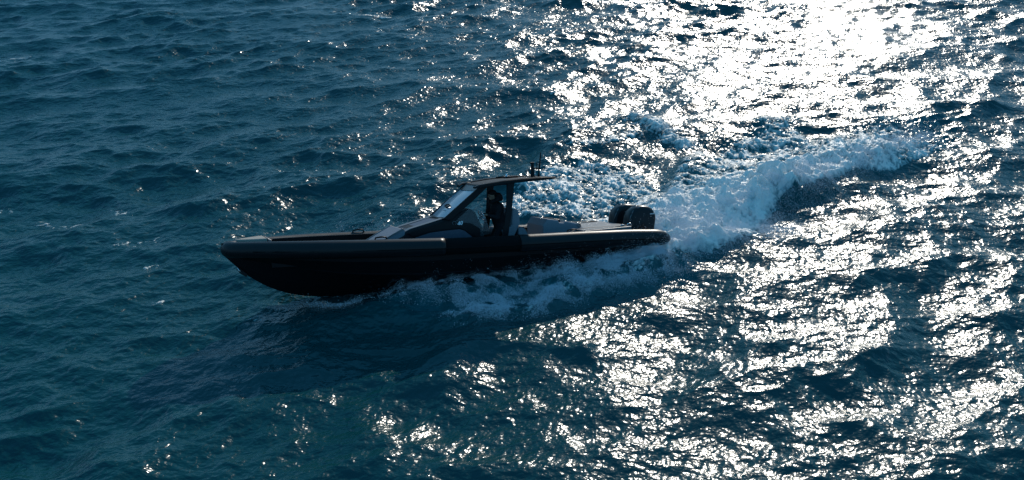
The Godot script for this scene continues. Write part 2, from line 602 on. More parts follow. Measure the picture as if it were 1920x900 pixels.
	plate(st, [[10.62, 0.46], [10.9, 0.34], [11.12, 0.2], [11.3, 0.06], [11.3, -0.06], [11.12, -0.2], [10.9, -0.34], [10.62, -0.46]], 1.55, 1.685, 0.02)
	obj("nose_deck", st, beige_m, boat)
	st = begin()
	slab(st, [[10.52, 1.5], [10.6, 1.5], [10.6, 1.68], [10.52, 1.64]], -0.5, 0.5, 0.012)
	obj("deck_step", st, pale_m, boat)
	st = begin()
	bar(st, [V(11.33, 1.0, 0.07), V(11.31, 0.93, 0.09), V(11.25, 0.88, 0.08)], [0.018, 0.022, 0.018], 8)
	obj("bow_eye", st, metal_m, boat)
	st = begin()
	slab(st, [[11.36, 0.96], [11.28, 0.98], [11.1, 0.8], [11.14, 0.74], [11.28, 0.84]], -0.05, 0.05, 0.012)
	obj("stem_guard", st, black_m, boat)
	# forward lounge: a slanted pad against the console, a cushion in front of it
	st = begin()
	slab(st, [[7.2, 1.6], [7.28, 1.62], [7.62, 1.46], [7.98, 1.28], [8.0, 1.2], [7.9, 1.15], [7.2, 1.45]], -0.6, 0.6, 0.03)
	var lounge := obj("lounge_backrest", st, cushion_m, boat)
	for s in [0.565, -0.615]:
		st = begin()
		slab(st, [[7.22, 1.608], [7.28, 1.632], [7.64, 1.468], [8.0, 1.29], [7.99, 1.275], [7.62, 1.45]], s, s + 0.05, 0.005)
		obj("piping", st, pale_m, lounge)
	st = begin()
	slab(st, [[7.6, 0.8], [9.3, 0.95], [9.3, 1.12], [9.2, 1.17], [7.9, 1.12], [7.6, 1.1]], -0.55, 0.55, 0.04)
	obj("lounge_cushion", st, cushion_m, boat)
	# console
	var console := Node3D.new(); console.name = "console"; boat.add_child(console, true)
	st = begin()
	slab(st, [[7.55, 0.7], [7.5, 1.2], [7.22, 1.535], [7.05, 1.6], [6.62, 1.685], [6.14, 1.785], [5.92, 1.81], [5.68, 1.94], [5.55, 1.985], [5.4, 1.98], [5.28, 1.88], [5.14, 1.55], [5.08, 1.3], [5.05, 0.55], [6.5, 0.55]], -0.6, 0.6, 0.05, 3)
	obj("console_body", st, liner_m, console)
	for s in [1, -1]:
		st = begin()
		slab(st, [[7.2, 1.55], [7.05, 1.612], [6.62, 1.70], [6.16, 1.80], [6.16, 1.788], [6.62, 1.683], [7.05, 1.595], [7.2, 1.535]], s * 0.34, s * 0.575, 0.006)
		obj("hood_stripe", st, pale_m, console)
		st = begin()
		slab(st, [[6.95, 1.37], [6.57, 1.455], [6.2, 1.475], [5.75, 1.48], [5.6, 1.42], [5.44, 1.27], [5.36, 1.05], [6.9, 1.05]], s * 0.59, s * 0.612, 0.006)
		var sp := obj("side_panel", st, grey_m, console)
		sp.set_meta("label", "grey panel low on the console side, reflected sky blue put into its colour")
		# the flank above it, a dark moulded shoulder
		st = begin()
		slab(st, [[7.16, 1.5], [6.6, 1.62], [6.1, 1.73], [5.85, 1.72], [5.4, 1.6], [5.15, 1.45], [5.22, 1.2], [5.46, 1.3], [5.62, 1.44], [5.76, 1.505], [6.2, 1.5], [6.58, 1.48], [7.0, 1.385]], s * 0.59, s * 0.625, 0.012)
		obj("shoulder_moulding", st, black_m, console)
	st = begin()
	slab(st, [[7.1, 1.585], [6.62, 1.69], [6.3, 1.765], [6.3, 1.75], [6.62, 1.675], [7.1, 1.57]], -0.3, 0.3, 0.006)
	obj("hood_hatch", st, grey_m, console)
	# lettering on the shoulder: a ring sign and the number 40
	var letter_m := mat(Color(0.85, 0.88, 0.9), 0.4)
	var tm := TextMesh.new()
	tm.text = "40"
	var font := SystemFont.new(); font.font_names = PackedStringArray(["Droid Sans"]); font.font_weight = 700; font.font_italic = true
	tm.font = font; tm.font_size = 64; tm.pixel_size = 0.0021; tm.depth = 0.006
	var num := MeshInstance3D.new(); num.name = "number_lettering"; num.mesh = tm; num.material_override = letter_m
	console.add_child(num, true)
	num.transform = Transform3D(Basis(Vector3(-1, 0.02, 0), Vector3(-0.22, 1, 0), Vector3(0, 0, -1)), V(5.73, 1.64, 0.628))
	st = begin()
	var ring_pts := []
	for i in 19:
		var a := PI * (-0.35 + 1.7 * i / 18.0)
		ring_pts.append(V(5.89 - 0.05 * cos(a), 1.655 + 0.045 * sin(a), 0.629))
	bar(st, ring_pts, range(19).map(func(_i): return 0.007), 6)
	obj("ring_emblem", st, mat(Color(0.12, 0.13, 0.14), 0.4), console)
	# helm: wheel, throttle, screen
	st = begin()
	var wheel_c := V(4.98, 1.73, 0.25)
	var wheel_pts := []
	var wu := Vector3(0.5, 0.87, 0).normalized()
	for i in 25:
		var a := TAU * i / 24.0
		wheel_pts.append(wheel_c + wu * 0.18 * sin(a) + Vector3(0, 0, 0.18 * cos(a)))
	bar(st, wheel_pts, range(25).map(func(_i): return 0.016), 8)
	for a in [0.5, 2.64, 4.71]:
		bar(st, [wheel_c, wheel_c + wu * 0.175 * sin(a) + Vector3(0, 0, 0.175 * cos(a))], [0.014, 0.011], 6)
	bar(st, [wheel_c, wheel_c + Vector3(0.28, -0.1, 0)], [0.03, 0.04], 8)
	obj("steering_wheel", st, metal_m, console)
	st = begin()
	slab(st, [[5.2, 1.52], [5.17, 1.55], [5.3, 1.86], [5.33, 1.84]], -0.3, 0.5, 0.006)
	obj("chart_screen", st, mat(Color(0.01, 0.012, 0.015), 0.1), console)
	# windshield
	var screen := Node3D.new(); screen.name = "windshield"; boat.add_child(screen, true)
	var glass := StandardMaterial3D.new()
	glass.albedo_color = Color(0.68, 0.74, 0.8, 0.5); glass.transparency = BaseMaterial3D.TRANSPARENCY_ALPHA  # pale tint painted in for the sky reflected on the windshield
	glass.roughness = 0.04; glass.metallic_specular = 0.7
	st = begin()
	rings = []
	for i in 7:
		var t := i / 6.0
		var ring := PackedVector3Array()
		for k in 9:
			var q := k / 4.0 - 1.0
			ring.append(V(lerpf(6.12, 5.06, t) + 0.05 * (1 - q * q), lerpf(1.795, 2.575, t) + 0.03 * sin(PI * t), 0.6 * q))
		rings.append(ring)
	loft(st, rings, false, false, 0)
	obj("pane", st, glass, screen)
	st = begin()
	rings = []
	for i in 3:
		var t := lerpf(0.8, 0.985, i / 2.0)
		var ring := PackedVector3Array()
		for k in 9:
			var q := k / 4.0 - 1.0
			ring.append(V(lerpf(6.12, 5.06, t) + 0.056 * (1 - q * q) + 0.008, lerpf(1.795, 2.575, t) + 0.03 * sin(PI * t) + 0.008, 0.585 * q))
		rings.append(ring)
	loft(st, rings, false, false, 0)
	obj("roof_reflection", st, mat(Color(0.02, 0.028, 0.03), 0.3), screen)  # dark strip painted in for the roof mirrored in the upper glass
	st = begin()
	slab(st, [[6.2, 1.775], [6.2, 1.79], [6.13, 1.815], [6.08, 1.815], [6.08, 1.775]], -0.6, 0.6, 0.005)
	obj("lower_frame", st, black_m, screen)
	for s in [1, -1]:
		st = begin()
		slab(st, [[6.18, 1.795], [6.06, 1.74], [5.96, 1.75], [5.42, 2.14], [4.86, 2.57], [5.05, 2.62]], s * 0.6, s * 0.665, 0.014)
		obj("pillar", st, black_m, screen)
	# the oval mark low on the glass and the pale line of lettering under it
	st = begin()
	var oval := []
	for i in 21:
		var a := TAU * i / 20.0
		var t := 0.3 + 0.042 * sin(a) * (0.75 + 0.25 * cos(a))
		var q := 0.1 + 0.3 * cos(a)
		oval.append(V(lerpf(6.12, 5.06, t) + 0.05 * (1 - q * q) + 0.02, lerpf(1.795, 2.575, t) + 0.03 * sin(PI * t) + 0.02, 0.6 * q))
	bar(st, oval, range(21).map(func(i): return 0.012 + 0.012 * absf(sin(PI * i / 20.0))), 6)
	obj("oval_emblem", st, black_m, screen)
	for w in [[-0.22, -0.1], [-0.07, 0.02], [0.05, 0.2]]:
		st = begin()
		var t := 0.2
		var row := []
		for q in w:
			row.append(V(lerpf(6.12, 5.06, t) + 0.05 * (1 - q * q) + 0.012, lerpf(1.795, 2.575, t) + 0.03 * sin(PI * t) + 0.012, 0.6 * (q + 0.1)))
		bar(st, row, [0.009, 0.009], 6)
		obj("emblem_line", st, letter_m, screen)
	# side wing of clear plastic behind each pillar
	var clear := StandardMaterial3D.new()
	clear.albedo_color = Color(0.5, 0.6, 0.62, 0.05); clear.transparency = BaseMaterial3D.TRANSPARENCY_ALPHA
	clear.roughness = 0.06; clear.metallic_specular = 0.3
	for s in [1, -1]:
		st = begin()
		slab(st, [[5.5, 1.98], [5.36, 2.12], [5.2, 2.1], [5.1, 1.95], [5.0, 1.62], [4.92, 1.3], [5.2, 1.25], [5.2, 1.45], [5.42, 1.6], [5.86, 1.7]], s * 0.635, s * 0.643, 0.002, 1)
		obj("side_wing", st, clear, boat)
	# hardtop
	var top_node := Node3D.new(); top_node.name = "hardtop"; boat.add_child(top_node, true)
	st = begin()
	rings = []
	for e in [[5.16, 2.56, 0.6, 0.02], [5.1, 2.575, 0.8, 0.04], [4.85, 2.6, 0.86, 0.05], [4.4, 2.635, 0.88, 0.05], [3.9, 2.645, 0.87, 0.045], [3.4, 2.64, 0.83, 0.035], [3.12, 2.63, 0.78, 0.02], [3.02, 2.628, 0.7, 0.012]]:
		var ring := PackedVector3Array()
		for k in 13:
			var q := k / 6.0 - 1.0
			ring.append(V(e[0] - 0.05 * q * q, e[1] + 0.02 * (1 - q * q) - 0.01 * pow(absf(q), 6), e[2] * q))
		for k in range(12, -1, -1):
			var q := k / 6.0 - 1.0
			ring.append(V(e[0] - 0.05 * q * q, e[1] - e[3] - 0.012 + 0.02 * (1 - q * q), e[2] * q * 0.98))
		rings.append(ring)
	loft(st, rings, true, true, -1)
	obj("roof_panel", st, liner_m, top_node)
	for s in [1, -1]:
		st = begin()
		# raised side rail that runs forward past the windshield into a little brow
		var rail := [[5.3, 2.535, 0.78, 0.03], [5.2, 2.575, 0.83, 0.045], [4.95, 2.605, 0.86, 0.055], [4.5, 2.645, 0.88, 0.05], [4.0, 2.66, 0.87, 0.045], [3.5, 2.655, 0.84, 0.032], [3.2, 2.645, 0.79, 0.02], [3.02, 2.638, 0.72, 0.014]]
		rings = []
		for e in rail:
			var ring := PackedVector3Array()
			for c in [[-0.22, 0.0], [-0.2, 0.018], [-0.02, 0.022], [0.0, 0.006], [0.0, -e[3]], [-0.03, -e[3] - 0.004], [-0.2, -0.03]]:
				ring.append(V(e[0], e[1] + c[1], s * (e[2] + c[0])))
			rings.append(ring)
		loft(st, rings, true, true, -1)
		obj("roof_rail", st, black_m, top_node)
	st = begin()
	plate(st, [[5.0, 0.55], [5.02, 0.0], [5.0, -0.55], [4.3, -0.58], [4.3, 0.58]], 2.62, 2.655, 0.008)
	var hatch := obj("roof_hatch", st, mat(Color(0.05, 0.07, 0.11), 0.12), top_node)
	hatch.rotation.z = -0.02
	for s in [1, -1]:
		st = begin()
		slab(st, [[4.43, 2.6], [4.22, 2.6], [4.28, 2.2], [4.34, 1.83], [4.5, 1.1], [4.5, 0.56], [4.68, 0.56], [4.66, 1.15], [4.5, 1.86], [4.46, 2.2]], s * 0.72, s * 0.79, 0.02)
		obj("roof_post", st, black_m, top_node)
	st = begin()
	slab(st, [[3.42, 2.63], [3.43, 2.7], [3.4, 3.0], [3.44, 3.03], [3.43, 3.06], [3.32, 3.05], [3.33, 3.0], [3.33, 2.7], [3.3, 2.63]], -0.035, 0.035, 0.012)
	slab(st, [[3.34, 2.86], [3.34, 2.9], [3.2, 2.9], [3.2, 2.86]], -0.02, 0.02, 0.006)
	bar(st, [V(3.24, 2.84, 0), V(3.235, 3.04, 0)], [0.012, 0.01], 6)
	obj("mast", st, black_m, top_node)
	st = begin()
	bar(st, [V(3.2, 2.64, 0), V(3.19, 2.72, 0), V(3.15, 3.0, 0), V(3.1, 3.3, 0)], [0.03, 0.024, 0.021, 0.018], 6)
	obj("antenna", st, black_m, top_node)
	st = begin()
	plate(st, rounded(3.7, -0.5, 4.05, -0.18, 0.05), 2.66, 2.71, 0.015)
	obj("roof_box", st, black_m, top_node)
	st = begin()
	bar(st, [V(4.25, 2.69, -0.5), V(3.85, 2.7, -0.52)], [0.02, 0.02], 8)
	obj("roof_horn", st, black_m, top_node)
	st = begin()
	bar(st, [V(4.02, 2.66, -0.3), V(4.02, 2.74, -0.3), V(4.02, 2.78, -0.3)], [0.03, 0.03, 0.012], 10)
	obj("roof_glint", st, letter_m, top_node)  # white stud put in for a glint over the roof, no lamp
	# helm seats
	for s in [0.27, -0.3]:
		var seat := Node3D.new(); seat.name = "helm_seat"; boat.add_child(seat, true)
		st = begin()
		slab(st, smooth_outline([[4.02, 1.5], [4.04, 1.8], [4.12, 1.87], [4.2, 1.84], [4.24, 1.6], [4.28, 1.42], [4.5, 1.36], [4.52, 1.26], [4.44, 1.12], [4.26, 1.1], [4.14, 1.25]], 3), s - 0.23, s + 0.23, 0.03, 3)
		obj("backrest", st, cushion_m, seat)
		st = begin()
		slab(st, [[4.5, 0.56], [4.5, 1.12], [4.22, 1.14], [4.16, 0.56]], s - 0.2, s + 0.2, 0.02)
		obj("seat_base", st, liner_m, seat)
	# locker behind the helm seats
	st = begin()
	slab(st, [[4.08, 0.56], [4.08, 1.36], [4.02, 1.39], [3.94, 1.37], [3.84, 1.24], [3.8, 1.1], [3.8, 0.56]], -0.5, 0.52, 0.02)
	var locker := obj("locker", st, cushion_m, boat)
	st = begin()
	slab(st, [[4.09, 1.375], [4.03, 1.405], [3.94, 1.388], [3.83, 1.25], [3.82, 1.235], [3.94, 1.37]], 0.47, 0.53, 0.004)
	obj("edge_trim", st, pale_m, locker)
	st = begin()
	slab(st, [[4.1, 1.15], [4.1, 1.2], [3.92, 1.2], [3.92, 1.15]], 0.95, 1.12, 0.01)
	obj("side_cushion", st, pale_m, boat)
	# aft bench: high back with two stepped heads
	st = begin()
	slab(st, [[3.4, 0.6], [3.38, 1.36], [3.25, 1.53], [2.93, 1.47], [2.9, 1.4], [2.76, 1.38], [2.7, 1.42], [2.36, 1.33], [2.28, 1.22], [2.1, 1.18], [2.1, 0.6]], -0.6, 0.56, 0.035, 3)
	var bench := obj("aft_bench", st, cushion_m, boat)
	st = begin()
	slab(st, [[2.93, 1.4], [2.92, 1.49], [2.8, 1.47], [2.78, 1.39]], -0.55, 0.36, 0.015)
	obj("bolster", st, black_m, bench)
	st = begin()
	slab(st, [[2.33, 1.24], [2.32, 1.34], [2.2, 1.31], [2.17, 1.2]], -0.55, 0.4, 0.02)
	obj("bolster", st, black_m, bench)
	st = begin()
	slab(st, [[2.4, 1.3], [2.34, 1.345], [2.27, 1.24], [2.33, 1.21]], -0.5, 0.575, 0.008)
	obj("bench_trim", st, pale_m, bench)
	# sun deck with its brown edge strips
	st = begin()
	plate(st, [[2.4, 1.1], [1.0, 1.08], [0.92, 0.9], [0.92, -0.9], [1.0, -1.08], [2.4, -1.1]], 1.0, 1.175, 0.02)
	var sun_deck := obj("sun_deck", st, pale_m, boat)
	for s in [0.9, -0.99]:
		st = begin()
		slab(st, [[2.75, 1.16], [2.6, 1.22], [2.2, 1.235], [1.05, 1.2], [1.05, 1.185], [2.6, 1.13]], s, s + 0.09, 0.008)
		obj("edge_strip", st, teak_m, sun_deck)
	st = begin()
	bar(st, [V(1.08, 1.17, 0.98), V(1.06, 1.235, 0.98), V(0.98, 1.24, 0.98), V(0.94, 1.17, 0.98)], [0.016, 0.016, 0.016, 0.016], 8)
	obj("stern_cleat", st, metal_m, boat)
	st = begin()
	bar(st, [V(1.28, 1.17, 0.98), V(1.26, 1.22, 0.98), V(1.18, 1.22, 0.98), V(1.16, 1.17, 0.98)], [0.016, 0.016, 0.016, 0.016], 8)
	obj("stern_cleat", st, metal_m, boat)
	# coaming in the cockpit between helm and bench, far side
	# outboard engines
	var cowl_m := grained(Color(0.009, 0.01, 0.012), 0.32, 0.5, 0.0, 0.2, 21, 0.35)
	var band_m := mat(Color(0.1, 0.105, 0.115), 0.35)
	for s in [0.45, -0.45]:
		var eng := Node3D.new(); eng.name = "outboard_engine"; boat.add_child(eng, true)
		st = begin()
		rings = []
		var prof := [[0.93, 0.78], [0.88, 1.06], [0.83, 1.33], [0.78, 1.46], [0.69, 1.57], [0.55, 1.645], [0.4, 1.665], [0.22, 1.635], [0.09, 1.57], [0.02, 1.48], [-0.02, 1.33], [0.02, 1.1], [0.06, 0.92], [0.12, 0.78]]
		var sm := smooth_outline(prof, 3)
		for l in [[-0.235, 0.78], [-0.228, 0.86], [-0.2, 0.94], [-0.13, 0.99], [0.0, 1.0], [0.13, 0.99], [0.2, 0.94], [0.228, 0.86], [0.235, 0.78]]:
			var ring := PackedVector3Array()
			for q in sm: ring.append(V(0.45 + (q[0] - 0.45) * l[1], 1.05 + (q[1] - 1.05) * (1.0 - (1.0 - l[1]) * (1.1 if q[1] > 1.05 else 0.2)), s + l[0]))
			rings.append(ring)
		loft(st, rings, true, true, 0)
		var cowl := obj("cowling", st, cowl_m, eng)
		# two raised bands that sweep over the top
		for b in [[0.74, 1.49, 0.5, 1.66], [0.56, 1.62, 0.24, 1.645]]:
			st = begin()
			var row := []
			for k in 9:
				var q := k / 4.0 - 1.0
				var bx: float = lerpf(b[2], b[0], q * q)
				row.append(V(bx, lerpf(b[3], b[1], q * q) + 0.004 - 0.02 * pow(absf(q), 4), s + 0.2 * q))
			bar(st, row, range(9).map(func(_i): return 0.022), 6)
			obj("cowling_band", st, band_m, cowl)
		st = begin()
		bar(st, [V(0.84, 1.28, s + 0.222), V(0.8, 1.38, s + 0.218), V(0.74, 1.46, s + 0.2)], [0.012, 0.014, 0.01], 6)
		obj("cowling_accent", st, band_m, cowl)
		st = begin()
		slab(st, rounded(0.05, 1.395, 0.2, 1.44, 0.012), s + 0.21, s + 0.236, 0.003)
		var plate_o := obj("name_plate", st, band_m, cowl)
		plate_o.set_meta("label", "small grey name plate near the top of the cowling")
		var nt := TextMesh.new()
		nt.text = "MERCURY"; nt.font = font; nt.font_size = 48; nt.pixel_size = 0.00062; nt.depth = 0.004
		var nm := MeshInstance3D.new(); nm.name = "name_lettering"; nm.mesh = nt; nm.material_override = letter_m
		cowl.add_child(nm, true)
		nm.transform = Transform3D(Basis(Vector3(-1, 0, 0), Vector3(0, 1, 0), Vector3(0, 0, -1)), V(0.125, 1.417, s + 0.238))
		st = begin()
		slab(st, smooth_outline([[0.72, 0.8], [0.3, 0.8], [0.32, 0.3], [0.3, -0.1], [0.02, -0.25], [0.0, -0.36], [0.5, -0.36], [0.62, -0.2], [0.6, 0.2]], 2), s - 0.07, s + 0.07, 0.03)
		obj("drive_leg", st, cowl_m, eng)
		st = begin()
		slab(st, [[0.98, 0.45], [0.98, 0.98], [0.8, 0.98], [0.72, 0.6], [0.8, 0.45]], s - 0.15, s + 0.15, 0.02)
		obj("mount_bracket", st, black_m, eng)

# ---------------------------------------------------------------- figures: tapered bones joined by a smooth minimum, meshed as surface nets
# bones: [from, to, radius at from, radius at to, joining width]
func flesh(st: SurfaceTool, bones: Array, cell: float) -> void:
	var lo := Vector3(1e9, 1e9, 1e9)
	var hi := -lo
	for b in bones:
		var r: float = maxf(b[2], b[3]) + 3 * cell
		for e in [b[0], b[1]]:
			lo = lo.min(e - Vector3.ONE * r); hi = hi.max(e + Vector3.ONE * r)
	var n := Vector3i(((hi - lo) / cell).ceil()) + Vector3i.ONE
	var f := PackedFloat32Array(); f.resize(n.x * n.y * n.z); f.fill(1.0)
	for b in bones:
		var a: Vector3 = b[0]
		var ab: Vector3 = b[1] - b[0]
		var l2 := maxf(ab.length_squared(), 1e-9)
		var kk: float = b[4] if b.size() > 4 else 0.03
		var r: float = maxf(b[2], b[3]) + kk + 2 * cell
		var c0 := Vector3i(((a.min(b[1]) - Vector3.ONE * r - lo) / cell).floor()).clamp(Vector3i.ZERO, n - Vector3i.ONE)
		var c1 := Vector3i(((a.max(b[1]) + Vector3.ONE * r - lo) / cell).ceil()).clamp(Vector3i.ZERO, n - Vector3i.ONE)
		for z in range(c0.z, c1.z + 1):
			for y in range(c0.y, c1.y + 1):
				var row := (z * n.y + y) * n.x
				for x in range(c0.x, c1.x + 1):
					var q := lo + Vector3(x, y, z) * cell - a
					var t := clampf(q.dot(ab) / l2, 0.0, 1.0)
					var d: float = (q - ab * t).length() - lerpf(b[2], b[3], t)
					var g := f[row + x]
					var h := maxf(kk - absf(g - d), 0.0) / kk
					f[row + x] = minf(g, d) - h * h * kk * 0.25
	var at := {}
	var pts := PackedVector3Array()
	var sx := 1
	var sy := n.x
	var sz := n.x * n.y
	for z in n.z - 1:
		for y in n.y - 1:
			for x in n.x - 1:
				var i := z * sz + y * sy + x
				var v := [f[i], f[i + 1], f[i + sy], f[i + sy + 1], f[i + sz], f[i + sz + 1], f[i + sz + sy], f[i + sz + sy + 1]]
				var inside := 0
				for q in v:
					if q < 0: inside += 1
				if inside == 0 or inside == 8: continue
				var sum := Vector3.ZERO
				var cnt := 0
				for e in [[0, 1], [2, 3], [4, 5], [6, 7], [0, 2], [1, 3], [4, 6], [5, 7], [0, 4], [1, 5], [2, 6], [3, 7]]:
					var p: float = v[e[0]]
					var q: float = v[e[1]]
					if (p < 0) != (q < 0):
						var t := p / (p - q)
						var ca := Vector3(e[0] & 1, (e[0] >> 1) & 1, e[0] >> 2)
						var cb := Vector3(e[1] & 1, (e[1] >> 1) & 1, e[1] >> 2)
						sum += ca.lerp(cb, t); cnt += 1
				at[i] = pts.size()
				pts.append(lo + (Vector3(x, y, z) + sum / cnt) * cell)
	var tris := PackedVector3Array()
	for i in at:
		for e in [[sx, sy, sz], [sy, sz, sx], [sz, sx, sy]]:
			var j: int = i + e[0]
			if j >= f.size() or (f[i] < 0) == (f[j] < 0): continue
			var q := [i, i - e[1], i - e[1] - e[2], i - e[2]]
			if not (at.has(q[1]) and at.has(q[2]) and at.has(q[3])): continue
			var a: Vector3 = pts[at[q[0]]]
			var b: Vector3 = pts[at[q[1]]]
			var c: Vector3 = pts[at[q[2]]]
			var d: Vector3 = pts[at[q[3]]]
			if f[i] < 0: tris.append_array([a, b, c, a, c, d])
			else: tris.append_array([a, c, b, a, d, c])
	put(st, tris, 0)

func build_person() -> void:
	# stands at the helm, leaning on the seat; axes: x forward, y up, z to starboard, from the point between the feet
	var feet := V(4.74, 0.57, 0.25)
	var who := root_at("person", boat_place * Transform3D(Basis.IDENTITY, feet))
	tag(who, "driver in a black hooded jacket and beanie standing at the helm, hands on the wheel", "person")
	var jacket := grained(Color(0.012, 0.012, 0.014), 0.8, 0.2, 0.15, 0.3, 31, 0.3)
	var cap_m := grained(Color(0.018, 0.017, 0.018), 0.95, 0.06, 0.15, 0.3, 32, 0.2)
	var skin := grained(Color(0.3, 0.17, 0.11), 0.55, 0.1, 0.01, 0.1, 33)
	var trousers := grained(Color(0.015, 0.016, 0.02), 0.85, 0.2, 0.1, 0.3, 34, 0.2)
	var at := func(x: float, y: float, p: float) -> Vector3: return V(x, y, p) - feet
	var bones := []
	var head: Vector3 = at.call(4.665, 2.265, 0.25)
	var skull := func(x: float, y: float, p: float) -> Vector3: return head + Vector3(x, y, -p)
	# torso, neck
	bones.append([at.call(4.5, 1.4, 0.25), at.call(4.53, 1.62, 0.25), 0.16, 0.165, 0.08])
	bones.append([at.call(4.53, 1.62, 0.25), at.call(4.55, 1.9, 0.25), 0.165, 0.17, 0.08])
	bones.append([at.call(4.54, 1.93, 0.1), at.call(4.54, 1.93, 0.4), 0.12, 0.12, 0.1])
	bones.append([at.call(4.55, 1.98, 0.25), at.call(4.61, 2.16, 0.25), 0.1, 0.065, 0.05])
	for s in [1, -1]:
		var sh: Vector3 = at.call(4.55, 1.97, 0.25 + 0.2 * s)
		var el: Vector3 = at.call(4.66, 1.68, 0.25 + 0.27 * s)
		var wr: Vector3 = at.call(4.88, 1.765, 0.25 + 0.185 * s)
		bones.append([sh, el, 0.082, 0.062, 0.05])
		bones.append([el, wr, 0.062, 0.042, 0.03])
		var hip: Vector3 = at.call(4.52, 1.38, 0.25 + 0.1 * s)
		var knee: Vector3 = at.call(4.78, 1.03, 0.25 + 0.13 * s)
		var ankle: Vector3 = at.call(4.68, 0.66, 0.25 + 0.12 * s)
		bones.append([hip, knee, 0.105, 0.075, 0.06])
		bones.append([knee, ankle, 0.075, 0.055, 0.03])
		bones.append([ankle, at.call(4.86, 0.605, 0.25 + 0.14 * s), 0.05, 0.042, 0.03])
	var st := begin()
	flesh(st, bones, 0.018)
	obj("body", st, jacket, who)
	# the head: skull, jaw, brow, nose, lips, ears, eyes
	st = begin()
	flesh(st, [
		[skull.call(-0.02, 0.035, 0), skull.call(0.025, 0.03, 0), 0.085, 0.08, 0.04],
		[skull.call(0.02, -0.03, 0), skull.call(0.05, -0.085, 0), 0.07, 0.038, 0.04],
		[skull.call(0.09, 0.012, 0.035), skull.call(0.09, 0.012, -0.035), 0.018, 0.018, 0.02],
		[skull.call(0.098, 0.0, 0), skull.call(0.118, -0.032, 0), 0.01, 0.015, 0.012],
		[skull.call(0.093, -0.06, 0.018), skull.call(0.093, -0.06, -0.018), 0.009, 0.009, 0.008],
		[skull.call(0.09, -0.074, 0.014), skull.call(0.09, -0.074, -0.014), 0.009, 0.009, 0.008],
		[skull.call(-0.005, -0.005, 0.088), skull.call(-0.01, -0.035, 0.084), 0.018, 0.012, 0.008],
		[skull.call(-0.005, -0.005, -0.088), skull.call(-0.01, -0.035, -0.084), 0.018, 0.012, 0.008],
		[skull.call(-0.02, -0.06, 0), skull.call(-0.055, -0.13, 0), 0.058, 0.062, 0.03]], 0.008)
	obj("head", st, skin, who)
	for s in [1, -1]:
		st = begin()
		flesh(st, [[skull.call(0.092, -0.006, 0.032 * s), skull.call(0.094, -0.006, 0.032 * s), 0.011, 0.011, 0.004]], 0.004)
		obj("eye", st, mat(Color(0.02, 0.015, 0.012), 0.15), who)
	# beard shadow and knitted cap
	st = begin()
	flesh(st, [[skull.call(-0.025, 0.05, 0), skull.call(0.02, 0.052, 0), 0.094, 0.09, 0.03], [skull.call(-0.05, 0.03, 0), skull.call(-0.04, 0.02, 0), 0.075, 0.075, 0.03]], 0.009)
	var cap := obj("beanie", st, cap_m, who)
	st = begin()
	var band := []
	for i in 25:
		var a := TAU * i / 24.0
		band.append(skull.call(0.0 + 0.1 * cos(a) - 0.006, 0.036 + 0.012 * cos(a), 0.092 * sin(a)))
	bar(st, band, range(25).map(func(_i): return 0.016), 8)
	obj("cap_band", st, cap_m, cap)
	st = begin()
	flesh(st, [
		[skull.call(-0.08, -0.12, 0.1), skull.call(-0.15, -0.03, 0.07), 0.05, 0.075, 0.05],
		[skull.call(-0.08, -0.12, -0.1), skull.call(-0.15, -0.03, -0.07), 0.05, 0.075, 0.05],
		[skull.call(-0.15, -0.03, 0.05), skull.call(-0.15, -0.03, -0.05), 0.085, 0.085, 0.06],
		[skull.call(-0.2, -0.1, 0.05), skull.call(-0.2, -0.1, -0.05), 0.075, 0.075, 0.06],
		[skull.call(0.03, -0.16, 0.08), skull.call(-0.08, -0.12, 0.1), 0.04, 0.05, 0.04],
		[skull.call(0.03, -0.16, -0.08), skull.call(-0.08, -0.12, -0.1), 0.04, 0.05, 0.04],
		[skull.call(0.03, -0.16, 0.08), skull.call(0.03, -0.16, -0.08), 0.04, 0.04, 0.04]], 0.012)
	obj("hood", st, jacket, who)
	# hands closed on the rim of the wheel: palm, four fingers in three joints, thumb from the side
	for s in [1, -1]:
		st = begin()
		var w: Vector3 = at.call(4.885, 1.768, 0.25 + 0.185 * s)
		var hd := func(x: float, y: float, q: float) -> Vector3: return w + Vector3(x, y, -q * s)
		var hb := [[hd.call(0.0, 0.0, 0.0), hd.call(0.06, 0.01, -0.012), 0.028, 0.03, 0.02], [hd.call(0.055, 0.01, 0.018), hd.call(0.06, 0.01, -0.04), 0.02, 0.02, 0.015]]
		for k in 4:
			var q := 0.026 - 0.021 * k
			var l: float = [0.9, 1.0, 0.95, 0.75][k]
			hb.append([hd.call(0.07, 0.016, q), hd.call(0.07 + 0.036 * l, 0.016, q), 0.0105, 0.0095, 0.004])
			hb.append([hd.call(0.07 + 0.036 * l, 0.016, q), hd.call(0.078 + 0.036 * l, -0.014, q), 0.0095, 0.009, 0.004])
			hb.append([hd.call(0.078 + 0.036 * l, -0.014, q), hd.call(0.06 + 0.03 * l, -0.03, q), 0.009, 0.008, 0.004])
		hb.append([hd.call(0.02, 0.0, -0.03), hd.call(0.055, -0.02, -0.045), 0.014, 0.012, 0.008])
		hb.append([hd.call(0.055, -0.02, -0.045), hd.call(0.08, -0.022, -0.03), 0.0115, 0.0095, 0.004])
		flesh(st, hb, 0.0045)
		obj("hand", st, skin, who)
	for s in [1, -1]:
		st = begin()
		flesh(st, [[at.call(4.66, 0.63, 0.25 + 0.12 * s), at.call(4.66, 0.605, 0.25 + 0.12 * s), 0.058, 0.045, 0.03], [at.call(4.66, 0.61, 0.25 + 0.12 * s), at.call(4.9, 0.607, 0.25 + 0.145 * s), 0.05, 0.04, 0.03]], 0.014)
		obj("shoe", st, trousers, who)

